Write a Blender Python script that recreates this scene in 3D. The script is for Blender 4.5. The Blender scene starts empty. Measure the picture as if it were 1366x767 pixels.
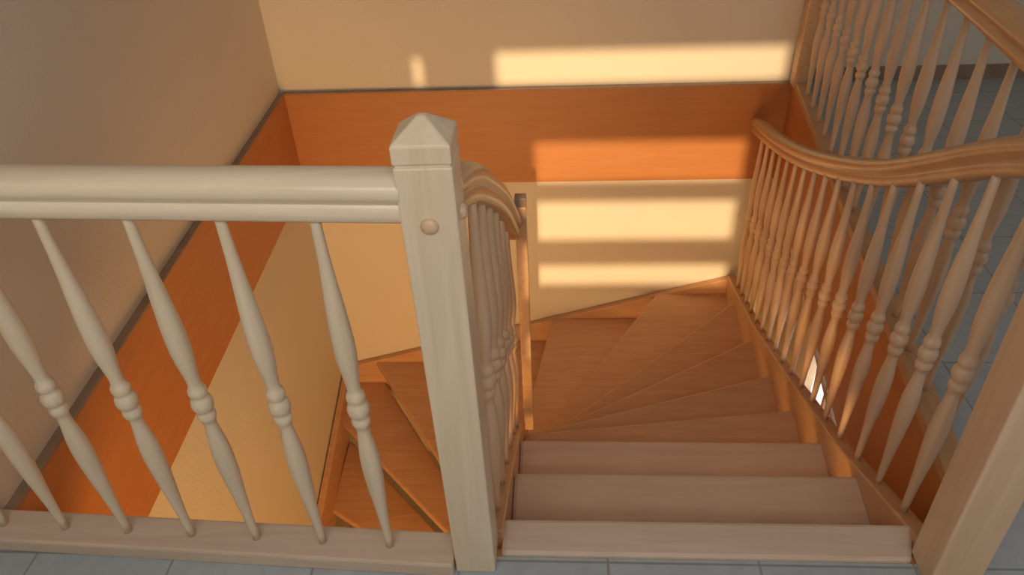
import bpy, math
from mathutils import Vector, Matrix
scene = bpy.context.scene
try:
    scene.view_settings.view_transform = 'Standard'
except Exception:
    pass

# ------------------------------------------------------------------ helpers
def link(ob):
    scene.collection.objects.link(ob); return ob
def mesh_obj(name, verts, faces, mat=None, parent=None, smooth=False, bevel=0.0, seg=2):
    me = bpy.data.meshes.new(name)
    me.from_pydata([tuple(v) for v in verts], [], faces)
    me.update()
    import bmesh
    bm = bmesh.new(); bm.from_mesh(me)
    bmesh.ops.recalc_face_normals(bm, faces=bm.faces)
    bm.to_mesh(me); bm.free()
    if smooth:
        for p in me.polygons: p.use_smooth = True
    ob = bpy.data.objects.new(name, me)
    link(ob)
    if mat: me.materials.append(mat)
    if parent: ob.parent = parent
    if bevel > 0:
        m = ob.modifiers.new('bevel', 'BEVEL'); m.width = bevel; m.segments = seg
        m.limit_method = 'ANGLE'; m.angle_limit = math.radians(35)
    return ob
def empty(name):
    e = bpy.data.objects.new(name, None); e.empty_display_size = 0.1
    return link(e)
def box_data(lo, hi, V=None, F=None):
    V = [] if V is None else V; F = [] if F is None else F
    n = len(V)
    x0,y0,z0 = lo; x1,y1,z1 = hi
    V += [(x0,y0,z0),(x1,y0,z0),(x1,y1,z0),(x0,y1,z0),(x0,y0,z1),(x1,y0,z1),(x1,y1,z1),(x0,y1,z1)]
    F += [tuple(n+i for i in f) for f in [(0,3,2,1),(4,5,6,7),(0,1,5,4),(1,2,6,5),(2,3,7,6),(3,0,4,7)]]
    return V, F
def box(name, lo, hi, mat, parent=None, bevel=0.0):
    V,F = box_data(lo,hi); return mesh_obj(name,V,F,mat,parent,bevel=bevel)
def prism(name, pts, z0, z1, mat, parent=None, bevel=0.0):
    n = len(pts)
    V = [(p[0],p[1],z0) for p in pts]+[(p[0],p[1],z1) for p in pts]
    F = [tuple(range(n))[::-1], tuple(range(n,2*n))]
    F += [(i,(i+1)%n,n+(i+1)%n,n+i) for i in range(n)]
    return mesh_obj(name,V,F,mat,parent,bevel=bevel)
def board(name, path, depth, th, mat, parent=None, bevel=0.004, zb=None):
    """vertical board: path of (x,y,ztop), depth below, thickness th centred"""
    P = [Vector((p[0],p[1],0)) for p in path]
    V=[];F=[]
    for i,p in enumerate(P):
        a = P[max(i-1,0)]; b = P[min(i+1,len(P)-1)]
        t=(b-a).normalized(); n=Vector((t.y,-t.x,0))*th/2
        zt=path[i][2]; z0 = zb if zb is not None else zt-depth
        V += [(p.x+n.x,p.y+n.y,zt),(p.x-n.x,p.y-n.y,zt),(p.x-n.x,p.y-n.y,z0),(p.x+n.x,p.y+n.y,z0)]
    for i in range(len(P)-1):
        a=4*i;b=a+4
        for j in range(4):
            k=(j+1)%4
            F.append((a+j,a+k,b+k,b+j))
    F.append((3,2,1,0)); e=4*(len(P)-1); F.append((e,e+1,e+2,e+3))
    return mesh_obj(name,V,F,mat,parent,bevel=bevel)
def catmull(pts, n=8):
    P=[Vector(p) for p in pts]; out=[]
    for i in range(len(P)-1):
        p0=P[i-1] if i>0 else P[0]*2-P[1]; p1=P[i]; p2=P[i+1]
        p3=P[i+2] if i+2<len(P) else P[-1]*2-P[-2]
        for k in range(n):
            t=k/n
            out.append(0.5*((2*p1)+(p2-p0)*t+(2*p0-5*p1+4*p2-p3)*t*t+(3*p1-p0-3*p2+p3)*t**3))
    out.append(P[-1]); return out
RAIL=[(-.024,-.042),(.024,-.042),(.030,-.036),(.032,-.020),(.029,-.010),(.026,-.006),(.028,-.001),(.035,.006),(.038,.016),
      (.036,.028),(.029,.037),(.018,.043),(.006,.045),(-.006,.045),(-.018,.043),(-.029,.037),(-.036,.028),(-.038,.016),
      (-.035,.006),(-.028,-.001),(-.026,-.006),(-.029,-.010),(-.032,-.020),(-.030,-.036)]
RAIL=[(a*.95,b*.88) for a,b in RAIL]
RAIL_S=[(a*.85,b*.95) for a,b in RAIL]
def sweep(name, path, mat, parent=None, prof=RAIL):
    P=[Vector(p) for p in path]; V=[];F=[];n=len(prof)
    for i,p in enumerate(P):
        t=(P[min(i+1,len(P)-1)]-P[max(i-1,0)]).normalized()
        s=Vector((t.y,-t.x,0)).normalized()
        u=s.cross(t).normalized()
        if u.z<0: u=-u
        for a,b in prof: V.append(p+s*a+u*b)
    for i in range(len(P)-1):
        for j in range(n):
            k=(j+1)%n; F.append((i*n+j,i*n+k,(i+1)*n+k,(i+1)*n+j))
    F.append(tuple(range(n))); F.append(tuple(range((len(P)-1)*n,len(P)*n)))
    ob=mesh_obj(name,V,F,mat,parent,smooth=True)
    m=ob.modifiers.new('es','EDGE_SPLIT'); m.split_angle=math.radians(50)
    return ob
half=[(0,.0085),(.04,.0090),(.10,.0104),(.16,.0130),(.22,.0165),(.27,.0188),(.31,.0198),(.345,.0194),(.375,.0175),(.40,.0150),(.42,.0132),(.435,.0124),
      (.446,.0128),(.451,.0155),(.458,.0178),(.466,.0182),(.473,.0165),(.4775,.0142),(.482,.0165),(.489,.0200)]
PROF=half+[(.5,.0212)]+[(1-t,r) for t,r in reversed(half)]
def balusters(name, items, mat, parent, seg=18, k=1.0):
    V=[];F=[]
    for (x,y,z0,z1) in items:
        b=len(V)
        for t,r in PROF:
            for s in range(seg):
                a=2*math.pi*s/seg
                V.append((x+k*r*math.cos(a),y+k*r*math.sin(a),z0+(z1-z0)*t))
        for i in range(len(PROF)-1):
            for s in range(seg):
                q=(s+1)%seg
                F.append((b+i*seg+s,b+i*seg+q,b+(i+1)*seg+q,b+(i+1)*seg+s))
        F.append(tuple(b+s for s in range(seg))); F.append(tuple(b+(len(PROF)-1)*seg+s for s in range(seg)))
    return mesh_obj(name,V,F,mat,parent,smooth=True)

# ---------------------------------------------------------------- materials
def nodes(name):
    m=bpy.data.materials.new(name); m.use_nodes=True
    nt=m.node_tree; b=nt.nodes['Principled BSDF']; return m,nt,b
def wood(name, c1, c2, rough=.38, stretch=(14,14,1.2), bump=.04):
    m,nt,b=nodes(name)
    tc=nt.nodes.new('ShaderNodeTexCoord'); mp=nt.nodes.new('ShaderNodeMapping')
    mp.inputs['Scale'].default_value=stretch
    n=nt.nodes.new('ShaderNodeTexNoise'); n.inputs['Scale'].default_value=2.2; n.inputs['Detail'].default_value=7; n.inputs['Distortion'].default_value=.9
    cr=nt.nodes.new('ShaderNodeValToRGB')
    cr.color_ramp.elements[0].position=.3; cr.color_ramp.elements[0].color=(*c2,1)
    cr.color_ramp.elements[1].position=.7; cr.color_ramp.elements[1].color=(*c1,1)
    bp=nt.nodes.new('ShaderNodeBump'); bp.inputs['Strength'].default_value=bump; bp.inputs['Distance'].default_value=.01
    L=nt.links.new
    L(tc.outputs['Object'],mp.inputs['Vector']); L(mp.outputs['Vector'],n.inputs['Vector'])
    L(n.outputs['Fac'],cr.inputs['Fac']); L(cr.outputs['Color'],b.inputs['Base Color'])
    L(n.outputs['Fac'],bp.inputs['Height']); L(bp.outputs['Normal'],b.inputs['Normal'])
    b.inputs['Roughness'].default_value=rough
    return m
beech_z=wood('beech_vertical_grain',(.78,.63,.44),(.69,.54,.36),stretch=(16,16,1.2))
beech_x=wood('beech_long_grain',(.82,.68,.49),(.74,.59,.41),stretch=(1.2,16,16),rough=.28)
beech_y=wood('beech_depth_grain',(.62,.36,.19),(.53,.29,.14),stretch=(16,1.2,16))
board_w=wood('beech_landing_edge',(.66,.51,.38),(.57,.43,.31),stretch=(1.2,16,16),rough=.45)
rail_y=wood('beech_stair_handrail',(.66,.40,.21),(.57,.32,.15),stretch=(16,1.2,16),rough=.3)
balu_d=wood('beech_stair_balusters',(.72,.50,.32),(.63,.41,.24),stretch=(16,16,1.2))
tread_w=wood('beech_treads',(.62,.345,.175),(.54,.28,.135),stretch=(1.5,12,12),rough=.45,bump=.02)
tread_p=wood('beech_treads_lit',(.66,.45,.31),(.58,.38,.25),stretch=(1.5,12,12),rough=.45,bump=.02)  # same wood, paler: light on the top straight treads put into the colour
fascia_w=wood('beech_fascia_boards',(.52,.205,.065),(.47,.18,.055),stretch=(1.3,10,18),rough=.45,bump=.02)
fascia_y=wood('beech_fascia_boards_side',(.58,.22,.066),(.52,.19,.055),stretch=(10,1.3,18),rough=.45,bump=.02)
dark_trim=wood('dark_edge_wood',(.36,.24,.16),(.27,.17,.11),stretch=(3,3,10))
def plaster(name,c):
    m,nt,b=nodes(name)
    n=nt.nodes.new('ShaderNodeTexNoise'); n.inputs['Scale'].default_value=90; n.inputs['Detail'].default_value=5
    tc=nt.nodes.new('ShaderNodeTexCoord')
    n2=nt.nodes.new('ShaderNodeTexNoise'); n2.inputs['Scale'].default_value=1.5
    cr=nt.nodes.new('ShaderNodeValToRGB')
    cr.color_ramp.elements[0].color=(*[v*.94 for v in c],1); cr.color_ramp.elements[1].color=(*c,1)
    bp=nt.nodes.new('ShaderNodeBump'); bp.inputs['Strength'].default_value=.25; bp.inputs['Distance'].default_value=.004
    L=nt.links.new
    L(tc.outputs['Object'],n.inputs['Vector']); L(tc.outputs['Object'],n2.inputs['Vector'])
    L(n2.outputs['Fac'],cr.inputs['Fac']); L(cr.outputs['Color'],b.inputs['Base Color'])
    L(n.outputs['Fac'],bp.inputs['Height']); L(bp.outputs['Normal'],b.inputs['Normal'])
    b.inputs['Roughness'].default_value=.85
    return m
wall_m=plaster('wall_plaster',(.74,.65,.50))
ceil_m=plaster('ceiling_plaster',(.8,.77,.7))
def tiles(name,c1,c2,g):
    m,nt,b=nodes(name)
    tc=nt.nodes.new('ShaderNodeTexCoord'); mp=nt.nodes.new('ShaderNodeMapping')
    mp.inputs['Location'].default_value=(-.107,-.30,0)
    br=nt.nodes.new('ShaderNodeTexBrick'); br.offset=0; br.squash=1
    br.inputs['Scale'].default_value=1; br.inputs['Brick Width'].default_value=.326; br.inputs['Row Height'].default_value=.326
    br.inputs['Mortar Size'].default_value=.003; br.inputs['Mortar Smooth'].default_value=.2
    br.inputs['Color1'].default_value=(*c1,1); br.inputs['Color2'].default_value=(*c2,1); br.inputs['Mortar'].default_value=(*g,1)
    n=nt.nodes.new('ShaderNodeTexNoise'); n.inputs['Scale'].default_value=22; n.inputs['Detail'].default_value=6
    mx=nt.nodes.new('ShaderNodeMix'); mx.data_type='RGBA'; mx.blend_type='MULTIPLY'; mx.inputs[0].default_value=.4
    L=nt.links.new
    L(tc.outputs['Object'],mp.inputs['Vector']); L(mp.outputs['Vector'],br.inputs['Vector']); L(tc.outputs['Object'],n.inputs['Vector'])
    cr=nt.nodes.new('ShaderNodeValToRGB'); cr.color_ramp.elements[0].position=.35; cr.color_ramp.elements[0].color=(.7,.7,.7,1); cr.color_ramp.elements[1].position=.65
    L(n.outputs['Fac'],cr.inputs['Fac'])
    L(br.outputs['Color'],mx.inputs[6]); L(cr.outputs['Color'],mx.inputs[7]); L(mx.outputs[2],b.inputs['Base Color'])
    b.inputs['Roughness'].default_value=.4
    return m
tile_m=tiles('stone_tiles',(.38,.42,.43),(.42,.45,.45),(.27,.26,.24))
tile_low=tiles('stone_tiles_lower',(.5,.48,.44),(.52,.5,.46),(.3,.3,.28))

# ---------------------------------------------------------------- room shell
def wall_x(y): return -1.455+(3.75-y)*.0509     # left wall face (slightly out of square)
YB=3.75; XR=4.2; YF=-.8; ZC=2.62; ZL=-2.85
edge=lambda y: .90+(y-.96)*.118                 # right edge of the stair opening
prism('floor',[(wall_x(YF)-.1,YF),(XR,YF),(XR,YB),(edge(YB)+.01,YB),(edge(.96)+.01,.962),(wall_x(.96)-.1,.962)],-.30,0,tile_m)
box('floor_lower',(-1.7,YF,ZL-.1),(XR,YB,ZL),tile_low)
o=.03
prism('wall_left',[(wall_x(YF)-o,YF),(wall_x(YB)-o,YB+.02),(wall_x(YB)-.2,YB+.02),(wall_x(YF)-.3,YF)],ZL,ZC,wall_m)
box('wall_back',(-1.7,YB,ZL),(XR+.1,YB+.12,ZC),wall_m)
box('wall_right',(XR,YF,ZL),(XR+.12,YB,ZC),wall_m)
box('ceiling',(-1.7,YF-.1,ZC),(XR+.1,YB+.1,ZC+.1),ceil_m)
def holed_wall(name, x0,x1,z0,z1,y0,y1,holes,mat,fn=None):
    xs=sorted({x0,x1,*[h[0] for h in holes],*[h[1] for h in holes]})
    zs=sorted({z0,z1,*[h[2] for h in holes],*[h[3] for h in holes]})
    V=[];F=[]
    for i in range(len(xs)-1):
        for j in range(len(zs)-1):
            cx=(xs[i]+xs[i+1])/2; cz=(zs[j]+zs[j+1])/2
            if any(h[0]<cx<h[1] and h[2]<cz<h[3] for h in holes): continue
            box_data((xs[i],y0,zs[j]),(xs[i+1],y1,zs[j+1]),V,F)
    if fn: V=[fn(v) for v in V]
    return mesh_obj(name,V,F,mat)
LX,LY,LZ=0.0,-6.2,4.16            # spot standing in for low sun, behind slots added to the front wall
fr=(YB-.03-YF)/(YB-.03-LY)
def slot(xa,xb,za,zb): return (xa*(1-fr)+LX*fr,xb*(1-fr)+LX*fr,za*(1-fr)+LZ*fr,zb*(1-fr)+LZ*fr)
holes=[slot(-.31,1.16,.03,.22),slot(-.12,1.02,-.545,-.28),slot(-.12,1.02,-.936,-.655),slot(-.12,1.02,-1.267,-1.10),
       slot(-.74,-.70,.04,.20)]  # added slots, shaped to throw the sun bands onto the back wall
holed_wall('wall_front',-1.7,XR+.1,ZL,ZC,YF-.03,YF,holes,wall_m)
# wall below the right edge of the stairwell, with a small window into the next room
ang=lambda v:(edge(v[0])+.03+v[1],v[0],v[2])
holed_wall('wall_stairwell',1.0,YB,ZL,-.30,0,.08,[(1.98,2.52,-1.0,-.56)],wall_m,fn=ang)
m,nt,b=nodes('daylight_glass'); b.inputs['Emission Color'].default_value=(.75,.87,1,1); b.inputs['Emission Strength'].default_value=.95
V,F=box_data((1.98,.05,-1.0),(2.52,.06,-.56)); V=[ang(v) for v in V]; win=mesh_obj('window_1',V,F,m)
V,F=box_data((1.98,.02,-.775),(2.52,.05,-.745)); box_data((2.24,.02,-1.0),(2.265,.05,-.56),V,F); V=[ang(v) for v in V]; mesh_obj('muntins',V,F,dark_trim,win)
# skirting on the right part of the back wall
box('baseboard_back',(edge(YB)+.02,YB-.015,0),(XR,YB,.07),dark_trim)

# fascia boards lining the stairwell
board('trim_1',[(wall_x(YB)-.01,YB-.015,0),(edge(YB),YB-.015,0)],.545,.028,fascia_w)
board('trim_2',[(wall_x(.97)-.015,.97,0),(wall_x(YB-.03)-.015,YB-.03,0)],.53,.028,fascia_y)
board('trim_3',[(wall_x(YB)-.01,YB-.016,.007),(edge(YB),YB-.016,.007)],.007,.034,dark_trim,bevel=0.002)
board('trim_4',[(wall_x(.97)-.016,.97,.007),(wall_x(YB-.03)-.016,YB-.03,.007)],.007,.034,dark_trim,bevel=0.002)
board('trim_5',[(edge(1.0)-.005,1.0,0.012),(edge(YB-.03)-.005,YB-.03,0.012)],.555,.03,fascia_y)
board('trim_6',[(wall_x(.97),.975,-.005),(edge(1.0)-.02,.975,-.005)],.30,.022,fascia_w)

# ---------------------------------------------------------------- staircase
stair=empty('winding_staircase')
R=.19
YT=3.722
N=[((-.125,1.062),(.80,1.062)),((-.125,1.357),(.83,1.357)),((-.125,1.648),(.86,1.648)),
   ((-.125,1.85),(.90,1.98)),((-.125,2.02),(.945,2.38)),((-.125,2.16),(.99,2.85)),((-.135,2.28),(1.04,3.42)),
   ((-.185,2.37),(.62,YT)),((-.26,2.42),(-.03,YT)),((-.34,2.44),(-.66,YT)),((-.42,2.41),(-1.25,YT)),
   ((-.48,2.34),(-1.43,3.33)),((-.51,2.22),(-1.395,2.78)),((-.51,2.05),(-1.375,2.28)),((-.51,1.8),(-1.35,1.88))]
prism('landing_nosing',[(-.13,.964),(.76,.964),(.80,1.062),(-.13,1.062)],-.04,.004,board_w,stair,bevel=.012)
for k in range(1,15):
    (ia,oa),(ib,ob_)=N[k-1],N[k]
    a=Vector(ia);b=Vector(oa)
    c=(Vector(ib)+Vector(ob_))/2
    t=(b-a).normalized(); n=Vector((-t.y,t.x))
    if n.dot(c-(a+b)/2)>0: n=-n
    a2=a+n*.03; b2=b+n*.03
    pts=[a2,b2]
    if k==7: pts.append(Vector((1.06,YT)))
    if k==11: pts.append(Vector((-1.43,YT)))
    pts+= [Vector(ob_),Vector(ib)]
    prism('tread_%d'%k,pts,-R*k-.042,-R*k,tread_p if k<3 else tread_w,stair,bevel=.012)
rs=[(.80,1.0,.03),(.845,1.52,-.255),(.91,2.18,-.575),(.98,2.86,-.89),(1.035,3.45,-1.11),(1.06,3.72,-1.20)]
board('stringer_right',rs,.32,.045,beech_y,stair)
wl=lambda y: wall_x(y)-.009
board('stringer_back',[(1.06,3.727,-1.215),(wl(3.73)+.03,3.727,-1.945)],.30,.04,tread_w,stair)
board('stringer_left',[(wl(3.73)+.01,3.725,-1.945),(wl(2.55)+.008,2.55,-2.13),(wl(2.0)+.008,2.0,-2.45),(wl(1.6)+.008,1.6,-2.54)],.30,.04,tread_w,stair)
ins=[(-.145,1.01,.03),(-.145,1.36,-.17),(-.145,1.65,-.36),(-.145,1.85,-.53),(-.145,2.02,-.70),(-.145,2.16,-.88),(-.155,2.28,-1.07),(-.2,2.365,-1.26),
     (-.27,2.42,-1.45),(-.345,2.44,-1.64),(-.425,2.41,-1.83),(-.49,2.335,-2.02),(-.525,2.22,-2.21),(-.525,2.05,-2.40),(-.525,1.8,-2.58)]
board('stringer_inner',ins,.26,.04,beech_y,stair)

# ---------------------------------------------------------------- newel posts
def newel(name, cx, cy, w, z0, zt, rot=0, plugs=(), mat=None, lean=0.0, flat=False):
    mat=mat or beech_z
    e=empty(name); h=w/2
    V,F=box_data((-h,-h,z0),(h,h,zt-.032))
    mesh_obj('shaft',V,F,mat,e,bevel=.004)
    g=h-.004
    V,F=box_data((-g,-g,zt-.033),(g,g,zt-.028)); mesh_obj('groove',V,F,mat,e)
    V=[(-h,-h,zt-.029),(h,-h,zt-.029),(h,h,zt-.029),(-h,h,zt-.029),(-h,-h,zt),(h,-h,zt),(h,h,zt),(-h,h,zt)]
    q=.006; ph=.004 if flat else .03*min(1,w/.086)
    V+=[(-q,-q,zt+ph),(q,-q,zt+ph),(q,q,zt+ph),(-q,q,zt+ph)]
    F=[(0,3,2,1),(0,1,5,4),(1,2,6,5),(2,3,7,6),(3,0,4,7),(4,5,9,8),(5,6,10,9),(6,7,11,10),(7,4,8,11),(8,9,10,11)]
    mesh_obj('cap',V,F,dark_trim if flat else mat,e,bevel=.003)
    for (ax,zz) in plugs:
        V=[];F=[];sg=20;rings=[(.0135,0),(.0135,.003),(.011,.007),(.006,.009),(.0005,.0098)]
        for r,d in rings:
            for s in range(sg):
                a=2*math.pi*s/sg
                if ax=='y': V.append((r*math.cos(a),-h-d,zz+r*math.sin(a)))
                else: V.append((h+d,r*math.cos(a),zz+r*math.sin(a)))
        for i in range(len(rings)-1):
            for s in range(sg):
                q2=(s+1)%sg; F.append((i*sg+s,i*sg+q2,(i+1)*sg+q2,(i+1)*sg+s))
        F.append(tuple(range((len(rings)-1)*sg,len(rings)*sg)))
        mesh_obj('screw_plug',V,F,balu_d,e,smooth=True)
    e.location=(cx,cy,0); e.rotation_euler=(0,-lean,rot)
    return e
newel('newel_post',-.181,.966,.086,0.0,1.012,0,plugs=(('y',.885),('x',.885)),lean=.008)
newel('newel_post',.812,.945,.095,0.0,1.06,math.radians(-3),mat=balu_d,lean=.02)
newel('newel_post',-.112,1.965,.036,-.66,.35,mat=rail_y,flat=True)
newel('newel_post',edge(3.68)-.0,3.675,.07,0.01,1.0,mat=rail_y)
# ---------------------------------------------------------------- balustrades
def fy(x): return .958+(-.37-x)*.043
bal=empty('landing_balustrade')
xe=wall_x(1.0)-.03
board('bottom_rail',[(-.226,fy(-.22),.042),(xe,fy(xe),.042)],.042,.085,board_w,bal,bevel=.006)
sweep('handrail',[(-.226,fy(-.22)+.005,.920),(xe,fy(xe)+.005,.920)],beech_x,bal)
balusters('balusters',[(x,fy(x),.04,.895) for x in [-.372-.1525*i for i in range(7)]],beech_z,bal)

def interp(path,y):
    for i in range(len(path)-1):
        a,b=path[i],path[i+1]
        if a[1]<=y<=b[1]:
            t=(y-a[1])/(b[1]-a[1]); return [a[j]+(b[j]-a[j])*t for j in range(3)]
    return list(path[-1])
bal2=empty('stair_balustrade')
ip=catmull([(-.172,.985,.905),(-.162,1.08,.87),(-.155,1.25,.775),(-.148,1.6,.54),(-.138,1.94,.25)],6)
sweep('handrail',ip,rail_y,bal2,prof=RAIL_S)
it=[]
for y in [1.11,1.25,1.39,1.53,1.67,1.81]:
    z0=interp(ins,y)[2]; q=interp([tuple(p) for p in ip],y)
    it.append((-.148,y,z0-.005,q[2]-.03))
balusters('balusters',it,balu_d,bal2)

bal3=empty('stair_balustrade')
rp=catmull([(.805,.985,.945),(.845,1.3,.79),(.90,1.855,.467),(.965,2.51,.17),(1.015,3.08,-.04),(1.05,3.66,-.20)],8)
sweep('handrail',rp,rail_y,bal3)
it=[]; y=1.13
rpt=[tuple(p) for p in rp]
while y<3.62:
    q=interp(rs,y); w=interp(rpt,y)
    it.append((q[0],y,q[2]-.005,w[2]-.03)); y+=.148
balusters('balusters',it,balu_d,bal3)

bal4=empty('gallery_balustrade')
ge=lambda y: edge(y)+.01
sweep('handrail',[(ge(.98)-.02,.98,.92),(ge(3.66),3.66,.92)],rail_y,bal4)
board('bottom_rail',[(ge(1.0),1.0,.035),(ge(3.66),3.66,.035)],.035,.06,beech_y,bal4)
it=[];y=1.15
while y<3.6:
    it.append((ge(y),y,.03,.885)); y+=.155
balusters('balusters',it,balu_d,bal4)

# ---------------------------------------------------------------- lights
w=bpy.data.worlds.new('World'); scene.world=w; w.use_nodes=True
w.node_tree.nodes['Background'].inputs['Color'].default_value=(.65,.75,1,1); w.node_tree.nodes['Background'].inputs['Strength'].default_value=.4
def area(name,loc,target,sx,sy,e,col):
    l=bpy.data.lights.new(name,'AREA'); l.shape='RECTANGLE'; l.size=sx; l.size_y=sy; l.energy=e; l.color=col
    o=bpy.data.objects.new(name,l); link(o); o.location=loc
    o.rotation_euler=(Vector(target)-Vector(loc)).to_track_quat('-Z','Y').to_euler(); return o
s=bpy.data.lights.new('low_sun_spot','SPOT'); s.energy=5800; s.shadow_soft_size=.045; s.color=(1,.74,.43); s.spot_size=math.radians(40); s.spot_blend=.1  # spot in place of a sun, so the beam spreads
so=bpy.data.objects.new('low_sun_spot',s); link(so); so.location=(LX,LY,LZ); so.rotation_euler=(Vector((.3,3.72,-.6))-Vector((LX,LY,LZ))).to_track_quat('-Z','Y').to_euler()
area('fill_front',(.0,YF+.1,1.9),(0,1.3,.0),2.2,1.0,32,(.94,.94,.96))  # added cool fill behind the camera, no window here
area('fill_right',(XR-.1,.3,1.6),(-1.3,1.4,.4),1.8,1.4,17,(.68,.79,1))  # added bluish fill by the right wall, unseen
area('fill_lower',(-.3,YF+.15,-1.3),(-.5,3.2,-1.4),2.2,1.2,90,(1,.57,.21))  # added warm fill to brighten the lower stairwell, unseen

# ---------------------------------------------------------------- camera
Rv=Vector((.998,-.0025,.0617)); Uv=Vector((-.0345,.8057,.5912))
Rv.normalize(); Uv=(Uv-Rv*Uv.dot(Rv)).normalized(); Fv=Uv.cross(Rv)
M=Matrix(((Rv.x,Rv.y,Rv.z),(Fv.x,Fv.y,Fv.z),(Uv.x,Uv.y,Uv.z)))
cam=bpy.data.cameras.new('camera'); cam.sensor_width=36; cam.lens=983/1366*36; cam.clip_start=.02
co=bpy.data.objects.new('camera',cam); link(co)
co.matrix_world=Matrix.Translation((0,0,1.45)) @ M.to_4x4() @ Matrix.Rotation(math.radians(-.45),4,'Z')
scene.camera=co
